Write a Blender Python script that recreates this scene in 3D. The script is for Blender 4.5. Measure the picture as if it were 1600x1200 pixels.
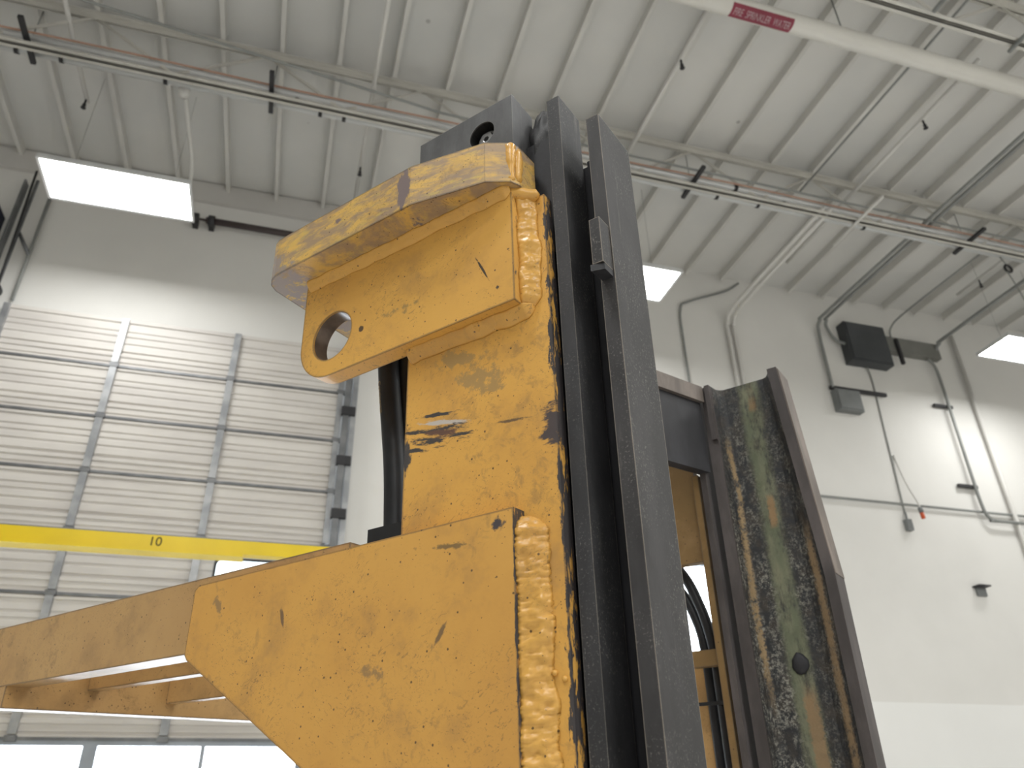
import bpy, bmesh, math, random
from mathutils import Vector, Matrix, noise as mnoise

# ------------------------------------------------------------------ clear
for o in list(bpy.data.objects):
    bpy.data.objects.remove(o)
scn = bpy.context.scene
COL = scn.collection
random.seed(7)
H = 1.6                                   # camera height above the floor

# ------------------------------------------------------------------ camera
cam_d = bpy.data.cameras.new('camera')
cam = bpy.data.objects.new('camera', cam_d)
COL.objects.link(cam)
right = Vector((0.95890817, -0.28309695, -0.01874151))
up = Vector((-0.12514716, -0.48133325, 0.86755777))
fwd = Vector((0.25462387, 0.82956279, 0.49698317))
R = Matrix((right, up, -fwd)).transposed()
cam.matrix_world = Matrix.Translation((0, 0, H)) @ R.to_4x4()
cam_d.sensor_fit = 'HORIZONTAL'
cam_d.sensor_width = 36
cam_d.lens = 1205.22 / 1600 * 36
cam_d.clip_start = 0.05
cam_d.dof.use_dof = True
cam_d.dof.focus_distance = 1.15
cam_d.dof.aperture_fstop = 7.0
scn.camera = cam

# ------------------------------------------------------------------ world, exposure
world = bpy.data.worlds.new('world')
scn.world = world
world.use_nodes = True
bgn = world.node_tree.nodes['Background']
bgn.inputs[0].default_value = (0.82, 0.91, 1.0, 1)
bgn.inputs[1].default_value = 5.0
scn.view_settings.view_transform = 'Standard'
scn.view_settings.look = 'None'
scn.view_settings.gamma = 1
scn.view_settings.use_curve_mapping = False
scn.view_settings.exposure = 1.25
LAMP = 19.0                               # radiance of the high bay lamp panels

# ------------------------------------------------------------------ node helper
class NT:
    def __init__(s, name):
        s.m = bpy.data.materials.new(name)
        s.m.use_nodes = True
        s.t = s.m.node_tree
        s.t.nodes.clear()
        s.out = s.t.nodes.new('ShaderNodeOutputMaterial')
        s.tc = None
    def n(s, typ, **kw):
        nd = s.t.nodes.new(typ)
        for k, v in kw.items():
            setattr(nd, k, v)
        return nd
    def link(s, a, b):
        s.t.links.new(a, b)
    def put(s, sock, v):
        if hasattr(v, 'links') or isinstance(v, bpy.types.NodeSocket):
            s.link(v, sock)
        else:
            if isinstance(v, (tuple, list)) and len(v) == 3 and sock.type == 'RGBA':
                v = (*v, 1)
            sock.default_value = v
    def obj(s):
        if not s.tc:
            s.tc = s.n('ShaderNodeTexCoord')
        return s.tc.outputs['Object']
    def mp(s, vec, scale=(1, 1, 1), loc=(0, 0, 0), rot=(0, 0, 0)):
        m = s.n('ShaderNodeMapping')
        s.link(vec, m.inputs[0])
        m.inputs[1].default_value = loc
        m.inputs[2].default_value = rot
        m.inputs[3].default_value = scale
        return m.outputs[0]
    def noise(s, vec, scale, detail=4, rough=0.55, dist=0.0):
        n = s.n('ShaderNodeTexNoise')
        s.link(vec, n.inputs['Vector'])
        n.inputs['Scale'].default_value = scale
        n.inputs['Detail'].default_value = detail
        n.inputs['Roughness'].default_value = rough
        n.inputs['Distortion'].default_value = dist
        return n.outputs[0]
    def voro(s, vec, scale, feature='F1', rnd=1.0):
        n = s.n('ShaderNodeTexVoronoi')
        n.feature = feature
        s.link(vec, n.inputs['Vector'])
        n.inputs['Scale'].default_value = scale
        n.inputs['Randomness'].default_value = rnd
        return n.outputs[0], (n.outputs[1] if feature == 'F1' else None)
    def math(s, op, a, b=0.0, c=None, clamp=False):
        m = s.n('ShaderNodeMath', operation=op)
        m.use_clamp = clamp
        s.put(m.inputs[0], a)
        s.put(m.inputs[1], b)
        if c is not None:
            s.put(m.inputs[2], c)
        return m.outputs[0]
    def ss(s, x, lo, hi):                 # smooth step
        m = s.n('ShaderNodeMapRange', interpolation_type='SMOOTHSTEP')
        s.put(m.inputs[0], x)
        m.inputs[1].default_value = lo
        m.inputs[2].default_value = hi
        return m.outputs[0]
    def mix(s, f, a, b, typ='MIX'):
        m = s.n('ShaderNodeMix', data_type='RGBA', blend_type=typ)
        s.put(m.inputs[0], f)
        s.put(m.inputs[6], a)
        s.put(m.inputs[7], b)
        return m.outputs[2]
    def xyz(s, vec):
        m = s.n('ShaderNodeSeparateXYZ')
        s.link(vec, m.inputs[0])
        return m.outputs
    def ramp(s, x, stops, interp='LINEAR'):
        r = s.n('ShaderNodeValToRGB')
        s.put(r.inputs[0], x)
        r.color_ramp.interpolation = interp
        els = r.color_ramp.elements
        while len(els) < len(stops):
            els.new(0.5)
        for e, (p, c) in zip(els, stops):
            e.position = p
            e.color = (*c, 1)
        return r.outputs[0]
    def edge(s, radius=0.006):            # 0 on flats, ~1 on convex edges and corners
        b = s.n('ShaderNodeBevel', samples=4)
        b.inputs[0].default_value = radius
        g = s.n('ShaderNodeNewGeometry')
        s.round_n = b.outputs[0]
        d = s.n('ShaderNodeVectorMath', operation='DOT_PRODUCT')
        s.link(b.outputs[0], d.inputs[0])
        s.link(g.outputs['Normal'], d.inputs[1])
        return s.math('SUBTRACT', 1.0, d.outputs['Value'])
    def bump(s, h, strength=0.2, dist=0.002, base=None):
        b = s.n('ShaderNodeBump')
        if base is not None:
            s.link(base, b.inputs['Normal'])
        b.inputs['Strength'].default_value = strength
        b.inputs['Distance'].default_value = dist
        s.put(b.inputs['Height'], h)
        return b.outputs[0]
    def bsdf(s, color, rough=0.5, metal=0.0, normal=None, spec=0.5, coat=0.0):
        p = s.n('ShaderNodeBsdfPrincipled')
        s.put(p.inputs['Base Color'], color)
        s.put(p.inputs['Roughness'], rough)
        s.put(p.inputs['Metallic'], metal)
        p.inputs['Specular IOR Level'].default_value = spec
        p.inputs['Coat Weight'].default_value = coat
        p.inputs['Coat Roughness'].default_value = 0.12
        if normal is not None:
            s.link(normal, p.inputs['Normal'])
        s.link(p.outputs[0], s.out.inputs[0])
        return s.m
    def patch(s, vec, c, r, rot=0.0, soft=1.0):   # soft elliptical patch in the u-w plane, 1 in the middle
        m = s.mp(vec, loc=(-c[0], 0, -c[1]))
        m = s.mp(m, rot=(0, rot, 0))
        m = s.mp(m, scale=(1 / r[0], 0, 1 / r[1]))
        ln = s.n('ShaderNodeVectorMath', operation='LENGTH')
        s.link(m, ln.inputs[0])
        return s.math('SUBTRACT', 1.0, ln.outputs['Value'], clamp=True)

# ------------------------------------------------------------------ truck frame
TU = Vector((0.62850616, -0.77758944, -0.01829383))   # truck forward
TV = Vector((0.77753893, 0.62750301, 0.04090454))     # truck sideways, away from the near mast rail
TW = Vector((-0.0203275, -0.03993291, 0.99899557))    # truck up
OU, OV = -0.53, 1.35
OW = (-H - TU.z * OU - TV.z * OV) / TW.z
ORG = Vector((OU, OV, OW))
def tl(u, v, w):                          # truck dimension -> local coordinates of the forklift empty
    return Vector((u - OU, v - OV, w - OW))
FLOOR_W = OW + 0.0

# ------------------------------------------------------------------ materials
def plain(name, col, rough=0.6, metal=0.0, var=0.12, scale=3.0, spec=0.4, bump=0.0, bscale=60):
    s = NT(name)
    o = s.obj()
    f = s.noise(o, scale, 5)
    c = s.mix(s.ss(f, 0.3, 0.7), tuple(x * (1 - var) for x in col), tuple(min(1, x * (1 + var)) for x in col))
    nm = s.bump(s.noise(o, bscale, 4), bump, 0.003) if bump else None
    return s.bsdf(c, rough, metal, nm, spec)

def yellow_paint(name, edge_amt=1.0, grime=0.35, wear=0.0, patches=(), base=(0.70, 0.385, 0.085), gloss=0.42, seed=0.0, strip=None, rnd=None):
    s = NT(name)
    o = s.mp(s.obj(), loc=(seed, seed * 1.7, 0))
    oo = s.obj()
    big = s.noise(o, 5.0, 5, 0.6)
    col = s.mix(s.ss(big, 0.3, 0.72), base, tuple(b * k for b, k in zip(base, (0.90, 0.86, 0.85))))
    # cloudy grey-brown grime, coarse and fine
    g1 = s.noise(o, 10, 8, 0.66)
    col = s.mix(s.math('MULTIPLY', s.ss(g1, 0.50, 0.74), grime), col, (0.30, 0.19, 0.085))
    g2 = s.noise(o, 46, 7, 0.7, 0.6)
    gc = s.ss(s.noise(o, 6.5, 3), 0.42, 0.66)
    col = s.mix(s.math('MULTIPLY', s.math('MULTIPLY', s.ss(g2, 0.50, 0.66), gc), grime * 1.1, clamp=True), col, (0.26, 0.165, 0.07))
    if wear:    # streaky rubbing down to purple-grey metal
        st = s.noise(s.mp(o, scale=(9, 9, 30)), 1.6, 8, 0.68, 0.4)
        wm = s.math('MULTIPLY', s.ss(st, 0.60 - 0.2 * wear, 0.76 - 0.16 * wear), 0.8)
        col = s.mix(wm, col, (0.27, 0.205, 0.165))
        lt = s.noise(s.mp(o, scale=(14, 14, 70)), 1.5, 6, 0.65)
        col = s.mix(s.math('MULTIPLY', s.ss(lt, 0.52, 0.68), 0.6 * wear), col, (0.58, 0.43, 0.11))
    # fine scuffs, two directions, clustered
    for rot, sc_, th in ((0.6, 75, 0.585), (-0.5, 120, 0.60)):
        sc = s.noise(s.mp(s.mp(o, rot=(0, rot, 0)), scale=(1, 1, 2.2)), sc_, 3, 0.75, 1.5)
        clus = s.ss(s.noise(s.mp(o, loc=(sc_, 0, 0)), 9, 3), 0.46, 0.62)
        col = s.mix(s.math('MULTIPLY', s.math('MULTIPLY', s.ss(sc, th, th + 0.06), clus), 0.6), col, (0.21, 0.13, 0.055))
    # little dark pits
    for vs, dth, rth in ((85, 0.13, 0.72), (190, 0.14, 0.80)):
        vd, vc = s.voro(o, vs)
        rn = s.n('ShaderNodeSeparateColor')
        s.link(vc, rn.inputs[0])
        sp = s.math('MULTIPLY', s.math('LESS_THAN', vd, dth), s.math('GREATER_THAN', rn.outputs[0], rth))
        col = s.mix(s.math('MULTIPLY', sp, 0.85), col, (0.07, 0.045, 0.03))
    # shaped marks
    for (c, r, rot, stretch, thr, colr) in patches:
        q = s.patch(oo, c, r, rot)
        rr = s.mp(s.mp(oo, rot=(0, rot, 0)), scale=stretch)
        ns = s.noise(rr, 60, 7, 0.7)
        k = s.ss(s.math('ADD', s.math('MULTIPLY', q, 0.45), ns), thr - 0.06, thr + 0.06)
        k = s.math('MULTIPLY', k, s.ss(q, 0.0, 0.15))
        col = s.mix(k, col, colr)
    # bare edges
    e = s.edge(0.006)
    en = s.noise(o, 48, 7, 0.72)
    em = s.ss(s.math('ADD', s.math('MULTIPLY', e, 2.6 * edge_amt), s.math('MULTIPLY', en, 1.1)), 0.74, 0.82)
    em = s.math('MULTIPLY', em, s.ss(e, 0.02, 0.06))
    if strip:   # paint knocked off along one long vertical edge
        d = s.math('ABSOLUTE', s.math('SUBTRACT', s.xyz(oo)[0], strip[0]))
        sn = s.math('ADD', s.math('MULTIPLY', s.math('SUBTRACT', s.noise(s.mp(oo, scale=(1.6, 1.6, 0.45)), 42, 7, 0.72), 0.5), 2.0), 0.5)
        sm = s.ss(s.math('ADD', s.math('MULTIPLY', s.ss(d, strip[1], 0.0), 0.34), sn), 0.73, 0.79)
        em = s.math('MAXIMUM', em, s.math('MULTIPLY', sm, s.math('LESS_THAN', d, strip[1])))
    col = s.mix(em, col, (0.055, 0.05, 0.052))
    rough = s.math('ADD', gloss, s.math('MULTIPLY', big, 0.15))
    hb = s.math('ADD', s.math('MULTIPLY', s.noise(o, 38, 4), 0.7), s.math('MULTIPLY', s.noise(o, 160, 3), 0.25))
    hb = s.math('SUBTRACT', hb, s.math('MULTIPLY', em, 0.5))
    bv = None
    if rnd:
        b = s.n('ShaderNodeBevel', samples=4)
        b.inputs[0].default_value = rnd
        bv = b.outputs[0]
    return s.bsdf(col, rough, 0.0, s.bump(hb, 0.25, 0.002, bv), 0.4)

def black_steel(name, base=(0.032, 0.032, 0.034), dust=0.10, edgecol=(0.30, 0.27, 0.23), edge_amt=0.8, speck=0.5, worn=0.0):
    s = NT(name)
    o = s.obj()
    n1 = s.noise(s.mp(o, scale=(1, 1, 0.35)), 14, 6, 0.62)
    col = s.mix(s.ss(n1, 0.35, 0.75), base, tuple(b * 2.1 for b in base))
    n2 = s.noise(o, 300, 3, 0.7)
    n3 = s.noise(o, 9, 4)
    col = s.mix(s.math('MULTIPLY', s.math('MULTIPLY', s.ss(n2, 0.56, 0.68), s.ss(n3, 0.4, 0.62)), speck), col, (dust, dust * 0.97, dust * 0.88))
    n4 = s.noise(s.mp(o, scale=(12, 12, 1.2)), 3.0, 5, 0.65)
    col = s.mix(s.math('MULTIPLY', s.ss(n4, 0.62, 0.74), 0.35 + worn), col, (dust * 1.2, dust * 1.12, dust))
    e = s.edge(0.003)
    en = s.noise(s.mp(o, scale=(1, 1, 0.25)), 30, 6, 0.7)
    em = s.ss(s.math('ADD', s.math('MULTIPLY', e, edge_amt), s.math('MULTIPLY', en, 0.9)), 0.62, 0.74)
    em = s.math('MULTIPLY', em, s.ss(e, 0.03, 0.1))
    col = s.mix(s.math('MULTIPLY', em, 0.8), col, edgecol)
    nb = s.math('ADD', s.math('MULTIPLY', s.noise(o, 300, 3), 0.5), s.noise(o, 60, 4))
    return s.bsdf(col, s.math('ADD', 0.50, s.math('MULTIPLY', n1, 0.2)), 0.0, s.bump(nb, 0.18, 0.0012), 0.45)

def grease_channel():
    s = NT('greasy channel steel')
    o = s.obj()
    x = s.xyz(o)[0]
    z = s.xyz(o)[2]
    wob = s.math('MULTIPLY', s.math('SUBTRACT', s.noise(s.mp(o, scale=(1, 1, 0.35)), 9, 3), 0.5), 0.022)
    xw = s.math('ADD', x, wob)
    fuzz = s.math('MULTIPLY', s.math('SUBTRACT', s.noise(o, 150, 4, 0.7), 0.5), 0.022)
    xf = s.math('ADD', xw, fuzz)
    dark = (0.022, 0.024, 0.028)
    n = s.noise(o, 30, 5, 0.65)
    col = s.mix(s.ss(n, 0.4, 0.7), dark, (0.05, 0.042, 0.035))
    def band(c, hw, soft):
        return s.ss(s.math('ABSOLUTE', s.math('SUBTRACT', xf, c - OU)), hw + soft, hw - soft * 0.3)
    # whitish grit beside the tracks of the rollers
    grit = s.math('MULTIPLY', s.ss(s.noise(o, 130, 8, 0.82), 0.47, 0.60), s.ss(s.noise(s.mp(o, scale=(1, 1, 0.6)), 34, 4, 0.6), 0.36, 0.56))
    gz = s.ss(s.noise(s.mp(o, scale=(1, 1, 0.4)), 7, 3), 0.40, 0.60)
    for c, hw in ((-0.578, 0.010), (-0.549, 0.009), (-0.485, 0.013), (-0.602, 0.006), (-0.440, 0.014)):
        k = s.math('MULTIPLY', s.math('MULTIPLY', band(c, hw, 0.016), grit), s.math('ADD', 0.25, s.math('MULTIPLY', gz, 0.75)))
        col = s.mix(k, col, (0.36, 0.35, 0.30))
    # green grease stripe with a tan heart that breaks through in places
    gk = band(-0.521, 0.019, 0.018)
    gcol = s.mix(s.ss(s.noise(s.mp(o, scale=(3, 3, 1)), 12, 4), 0.35, 0.7), (0.15, 0.17, 0.105), (0.235, 0.24, 0.155))
    gb = s.ss(s.noise(s.mp(o, scale=(1.5, 1, 0.5)), 26, 6, 0.7), 0.28, 0.52)
    col = s.mix(s.math('MULTIPLY', s.math('MULTIPLY', gk, gb), 0.95), col, gcol)
    tz = s.ss(s.noise(s.mp(o, scale=(0.2, 0.2, 1), loc=(0, 0, 0.35)), 6.5, 2), 0.52, 0.62)
    col = s.mix(s.math('MULTIPLY', s.math('MULTIPLY', band(-0.517, 0.007, 0.007), tz), 0.9), col, (0.34, 0.21, 0.10))
    # tan line by the rear flange
    tk = s.math('MULTIPLY', s.math('MULTIPLY', band(-0.594, 0.0034, 0.005), s.ss(s.noise(o, 40, 5, 0.7), 0.32, 0.5)), s.ss(z, 1.75, 1.95))
    tk2 = s.math('MULTIPLY', tk, s.ss(z, 2.5, 2.43))
    col = s.mix(s.math('MULTIPLY', tk2, 0.9), col, (0.36, 0.25, 0.125))
    # tan patches towards the front flange, broken up
    tb = s.math('MULTIPLY', band(-0.434, 0.0065, 0.008), s.ss(s.noise(s.mp(o, scale=(0.2, 0.2, 1)), 4.5, 2), 0.42, 0.54))
    tb = s.math('MULTIPLY', tb, s.ss(s.noise(o, 45, 6, 0.7), 0.30, 0.50))
    tb = s.math('MULTIPLY', tb, s.ss(z, 2.35, 2.15))
    tl_ = s.math('MULTIPLY', s.math('MULTIPLY', band(-0.511, 0.012, 0.007), s.ss(z, 1.86, 1.80)), s.ss(s.noise(s.mp(o, scale=(2, 2, 0.4)), 30, 5, 0.7), 0.30, 0.48))
    col = s.mix(s.math('MULTIPLY', tl_, 0.9), col, (0.30, 0.20, 0.105))
    col = s.mix(s.math('MULTIPLY', tb, 0.85), col, (0.34, 0.235, 0.13))
    hb = s.math('ADD', s.noise(o, 200, 4, 0.7), s.math('MULTIPLY', grit, 0.6))
    hb = s.math('ADD', hb, s.math('MULTIPLY', gk, 1.0))
    return s.bsdf(col, 0.55, 0.0, s.bump(hb, 0.5, 0.003), 0.45)

def emission(name, col, strength):
    s = NT(name)
    e = s.n('ShaderNodeEmission')
    e.inputs[0].default_value = (*col, 1)
    e.inputs[1].default_value = strength
    s.link(e.outputs[0], s.out.inputs[0])
    return s.m

def glass(name):
    s = NT(name)
    t = s.n('ShaderNodeBsdfTransparent')
    g = s.n('ShaderNodeBsdfGlossy')
    g.inputs['Roughness'].default_value = 0.03
    mx = s.n('ShaderNodeMixShader')
    fr = s.n('ShaderNodeFresnel')
    fr.inputs[0].default_value = 1.45
    s.link(fr.outputs[0], mx.inputs[0])
    s.link(t.outputs[0], mx.inputs[1])
    s.link(g.outputs[0], mx.inputs[2])
    s.link(mx.outputs[0], s.out.inputs[0])
    return s.m

def ceiling_mat():
    s = NT('painted roof deck')
    o = s.obj()
    n1 = s.noise(o, 0.5, 4)
    c = s.mix(s.ss(n1, 0.3, 0.7), (0.60, 0.60, 0.58), (0.70, 0.69, 0.66))
    vd, vc = s.voro(s.mp(o, scale=(1, 1, 0)), 1.9)
    rr = s.n('ShaderNodeSeparateColor')
    s.link(vc, rr.inputs[0])
    dot = s.math('MULTIPLY', s.ss(vd, 0.055, 0.035), s.math('GREATER_THAN', rr.outputs[0], 0.25))
    c = s.mix(s.math('MULTIPLY', dot, 0.5), c, (0.22, 0.21, 0.2))
    return s.bsdf(c, 0.75, 0, None, 0.25)

def door_mat():
    s = NT('door sheet steel')
    o = s.obj()
    n = s.noise(s.mp(o, scale=(0.4, 1, 2)), 2.2, 5)
    c = s.mix(s.ss(n, 0.3, 0.7), (0.58, 0.55, 0.52), (0.68, 0.65, 0.61))
    return s.bsdf(c, 0.45, 0.0, None, 0.4)

def galv(name='galvanised steel', b=0.42):
    s = NT(name)
    o = s.obj()
    vd, vc = s.voro(o, 30)
    n = s.noise(o, 6, 4)
    c = s.mix(s.ss(n, 0.35, 0.7), (b * 0.8, b * 0.83, b * 0.87), (b * 1.2, b * 1.22, b * 1.25))
    return s.bsdf(c, 0.42, 0.55, None, 0.5)

M = {}
LZ = -OW
M['upright'] = yellow_paint('yellow paint scraped', 1.0, 0.45, 0.0, strip=(-0.4525 - OU, 0.009), patches=(
    ((-0.675 - OU, 0.452 + LZ), (0.105, 0.0102), -0.20, (0.6, 1, 2.4), 0.79, (0.06, 0.055, 0.052)),
    ((-0.640 - OU, 0.458 + LZ), (0.090, 0.0102), -0.22, (0.6, 1, 2.4), 0.79, (0.52, 0.47, 0.42)),
    ((-0.665 - OU, 0.437 + LZ), (0.090, 0.0119), -0.18, (0.6, 1, 2.4), 0.79, (0.06, 0.055, 0.052)),
    ((-0.645 - OU, 0.444 + LZ), (0.053, 0.0170), -0.15, (0.6, 1, 2.4), 0.79, (0.13, 0.07, 0.05)),
    ((-0.625 - OU, 0.449 + LZ), (0.075, 0.0102), -0.20, (0.6, 1, 2.4), 0.79, (0.06, 0.055, 0.052)),
    ((-0.690 - OU, 0.428 + LZ), (0.075, 0.0085), -0.16, (0.6, 1, 2.4), 0.79, (0.06, 0.055, 0.052)),
    ((-0.650 - OU, 0.474 + LZ), (0.068, 0.0085), -0.15, (0.6, 1, 2.4), 0.79, (0.06, 0.055, 0.052)),
    ((-0.610 - OU, 0.432 + LZ), (0.060, 0.0068), -0.10, (0.6, 1, 2.4), 0.79, (0.06, 0.055, 0.052)),
    ((-0.712 - OU, 0.425 + LZ), (0.018, 0.05), 0.0, (2.0, 1, 0.8), 0.72, (0.06, 0.055, 0.055)),
    ((-0.457 - OU, 0.405 + LZ), (0.035, 0.05), 0.1, (0.6, 1, 1.6), 0.72, (0.075, 0.06, 0.06)),
    ((-0.615 - OU, 0.555 + LZ), (0.075, 0.032), -0.3, (1, 1, 1), 0.76, (0.40, 0.25, 0.09)),
    ((-0.575 - OU, 0.51 + LZ), (0.09, 0.05), -0.4, (1, 1, 1), 0.80, (0.40, 0.25, 0.09)),
    ((-0.53 - OU, 0.43 + LZ), (0.10, 0.006), -0.12, (0.5, 1, 1), 0.84, (0.16, 0.10, 0.05)),
))
M['lug'] = yellow_paint('yellow paint lug', 0.9, 0.3, 0.0, patches=(
    ((-0.545 - OU, 0.665 + LZ), (0.045, 0.0025), -1.12, (0.4, 1, 1), 0.70, (0.06, 0.045, 0.03)),
    ((-0.52 - OU, 0.625 + LZ), (0.007, 0.007), 0.0, (1, 1, 1), 0.72, (0.09, 0.06, 0.04)),
    ((-0.79 - OU, 0.655 + LZ), (0.008, 0.008), 0.0, (1, 1, 1), 0.72, (0.10, 0.06, 0.03)),
    ((-0.70 - OU, 0.66 + LZ), (0.14, 0.04), -0.1, (1, 1, 1), 0.92, (0.36, 0.23, 0.08)),
), base=(0.70, 0.39, 0.088), seed=0.31, rnd=0.0018, strip=(-0.4900 - OU, 0.0016))
M['gusset'] = yellow_paint('yellow paint gusset', 0.9, 0.45, 0.0, patches=(
    ((-0.535 - OU, 0.285 + LZ), (0.018, 0.016), 0.4, (1, 1, 1), 0.72, (0.07, 0.06, 0.065)),
    ((-0.915 - OU, 0.218 + LZ), (0.035, 0.007), -1.25, (0.4, 1, 1.5), 0.78, (0.20, 0.12, 0.06)),
    ((-0.62 - OU, 0.165 + LZ), (0.05, 0.009), 0.95, (0.5, 1, 1.5), 0.80, (0.21, 0.13, 0.06)),
    ((-0.735 - OU, 0.125 + LZ), (0.07, 0.03), -0.2, (1, 1, 1), 0.88, (0.33, 0.20, 0.08)),
    ((-1.07 - OU, 0.255 + LZ), (0.05, 0.02), -0.9, (1, 1, 1), 0.86, (0.33, 0.20, 0.08)),
    ((-0.605 - OU, 0.268 + LZ), (0.13, 0.010), -0.1, (0.6, 1, 1), 0.86, (0.24, 0.15, 0.06)),
), base=(0.66, 0.36, 0.085), seed=0.77, strip=(-0.5085 - OU, 0.0035))
M['arm'] = yellow_paint('yellow paint arm', 1.1, 0.6, 0.0, base=(0.50, 0.31, 0.125), gloss=0.30, seed=1.3)
M['topplate'] = yellow_paint('yellow paint rubbed', 1.2, 0.6, 1.0, patches=(
    ((-0.655 - OU, 0.832 + LZ), (0.022, 0.07), 0.0, (1.5, 1, 0.6), 0.70, (0.20, 0.155, 0.15)),
    ((-0.80 - OU, 0.84 + LZ), (0.04, 0.02), 0.0, (0.6, 1, 1), 0.88, (0.20, 0.15, 0.14)),
    ((-0.96 - OU, 0.80 + LZ), (0.10, 0.09), 0.0, (1, 1, 1), 0.80, (0.30, 0.25, 0.22)),
), base=(0.68, 0.43, 0.11), seed=2.1)
M['weld'] = yellow_paint('yellow painted weld', 0.0, 0.3, 0.0, base=(0.66, 0.365, 0.085), gloss=0.20, seed=3.0)
M['farpaint'] = yellow_paint('dark brown paint far frame', 0.5, 0.7, 0.0, base=(0.23, 0.145, 0.055), seed=4.0)  # base colour darker and browner than the near yellow plates
M['rust'] = plain('brown stained steel', (0.10, 0.065, 0.05), 0.6)
M['block'] = black_steel('grey steel block', (0.062, 0.063, 0.066), 0.17, (0.36, 0.34, 0.32), 0.7, 0.2, 0.2)
M['rail'] = black_steel('dusty black steel', (0.024, 0.024, 0.026), 0.17, speck=0.9)
M['railb'] = black_steel('worn black steel', (0.026, 0.025, 0.026), 0.17, (0.42, 0.36, 0.29), 1.4, 0.9, 0.2)
M['dark'] = black_steel('dark web steel', (0.018, 0.018, 0.021), 0.06, (0.1, 0.1, 0.1), 0.4, 0.2)
M['brownsteel'] = black_steel('brownish steel', (0.11, 0.092, 0.08), 0.22, (0.3, 0.23, 0.17), 0.6, 0.2)
M['farrail'] = black_steel('far rail steel', (0.050, 0.043, 0.042), 0.10, (0.16, 0.13, 0.11), 0.5, 0.2)
M['grease'] = grease_channel()
M['rubber'] = plain('black rubber hose', (0.012, 0.013, 0.016), 0.45, 0, 0.2, 20, 0.4)
M['gold'] = plain('gold print', (0.30, 0.20, 0.07), 0.5)
M['bore'] = plain('bore black', (0.012, 0.012, 0.013), 0.5)
M['bolt'] = plain('zinc bolt', (0.42, 0.42, 0.43), 0.3, 0.8)
M['borebrown'] = plain('brown bore', (0.14, 0.10, 0.075), 0.35, 0.2, 0.25, 40)
M['wall'] = plain('painted concrete wall', (0.74, 0.73, 0.70), 0.75, 0, 0.035, 0.7, 0.25, 0.06, 18)
M['wallw'] = plain('painted wall base', (0.82, 0.82, 0.80), 0.7, 0, 0.02, 0.7, 0.25)
M['ceil'] = ceiling_mat()
M['rib'] = plain('painted rafter', (0.62, 0.61, 0.58), 0.75, 0, 0.06, 1.2, 0.25)
M['ledger'] = plain('painted ledger', (0.60, 0.585, 0.56), 0.7, 0, 0.05, 1.0, 0.25)
M['joist'] = plain('painted joist steel', (0.56, 0.545, 0.50), 0.55, 0, 0.08, 2.0, 0.3)
M['floor'] = plain('sealed concrete floor', (0.56, 0.55, 0.53), 0.45, 0, 0.10, 0.6, 0.4)
M['door'] = door_mat()
M['galv'] = galv('galvanised steel', 0.36)
M['galvd'] = galv('dull galvanised steel', 0.20)
M['conduit'] = plain('conduit steel', (0.62, 0.63, 0.63), 0.35, 0.25, 0.06, 2)
M['conduitd'] = plain('grey conduit', (0.27, 0.28, 0.27), 0.5, 0.2, 0.1)
M['whitepipe'] = plain('white pipe', (0.66, 0.65, 0.62), 0.45, 0, 0.03, 2)
M['cream'] = plain('cream pipe', (0.66, 0.645, 0.60), 0.4, 0, 0.03, 1)
M['strut'] = plain('black strut', (0.03, 0.03, 0.033), 0.5)
M['enclosure'] = plain('dark grey enclosure', (0.060, 0.065, 0.070), 0.55)
M['junction'] = plain('grey junction box', (0.19, 0.20, 0.20), 0.55)
M['duct'] = plain('grey wireway', (0.20, 0.20, 0.185), 0.55)
M['orange'] = plain('orange plastic', (0.60, 0.10, 0.03), 0.45)
M['redlabel'] = plain('red label', (0.24, 0.035, 0.06), 0.5)
M['labeltext'] = plain('label lettering', (0.50, 0.36, 0.38), 0.5)
M['cable_o'] = plain('faded orange cable', (0.44, 0.27, 0.20), 0.6)
M['crane'] = plain('bright yellow beam paint', (0.86, 0.62, 0.012), 0.35, 0, 0.04)
M['ink'] = plain('black lettering', (0.06, 0.045, 0.01), 0.6)
M['housing'] = plain('white lamp housing', (0.62, 0.63, 0.63), 0.45)
M['lamp'] = emission('lit lamp panel', (1.0, 1.0, 0.98), LAMP)
M['lampw'] = emission('lit lamp panel by the wall', (1.0, 1.0, 0.98), LAMP * 0.62)
M['glass'] = glass('window glass')
M['frame'] = plain('grey window frame', (0.33, 0.36, 0.40), 0.45, 0.2)
M['shaft'] = plain('dark shaft', (0.07, 0.055, 0.055), 0.5)

# ------------------------------------------------------------------ mesh helpers
def finish(name, bm, mat, parent=None, smooth=False, bevel=0.0, seg=2):
    if bevel > 0:
        es = [e for e in bm.edges if len(e.link_faces) == 2 and e.calc_face_angle(0) > 0.5]
        bmesh.ops.bevel(bm, geom=es, offset=bevel, segments=seg, profile=0.6, affect='EDGES', clamp_overlap=True)
    bmesh.ops.recalc_face_normals(bm, faces=bm.faces)
    me = bpy.data.meshes.new(name)
    if smooth:
        for f in bm.faces:
            f.smooth = True
    bm.to_mesh(me)
    bm.free()
    me.materials.append(mat)
    o = bpy.data.objects.new(name, me)
    COL.objects.link(o)
    if parent is not None:
        o.parent = parent
    return o
def add_box(bm, a, b):
    x0, y0, z0 = a
    x1, y1, z1 = b
    vs = [bm.verts.new(p) for p in ((x0, y0, z0), (x1, y0, z0), (x1, y1, z0), (x0, y1, z0), (x0, y0, z1), (x1, y0, z1), (x1, y1, z1), (x0, y1, z1))]
    for f in ((0, 3, 2, 1), (4, 5, 6, 7), (0, 1, 5, 4), (1, 2, 6, 5), (2, 3, 7, 6), (3, 0, 4, 7)):
        bm.faces.new([vs[i] for i in f])
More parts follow.
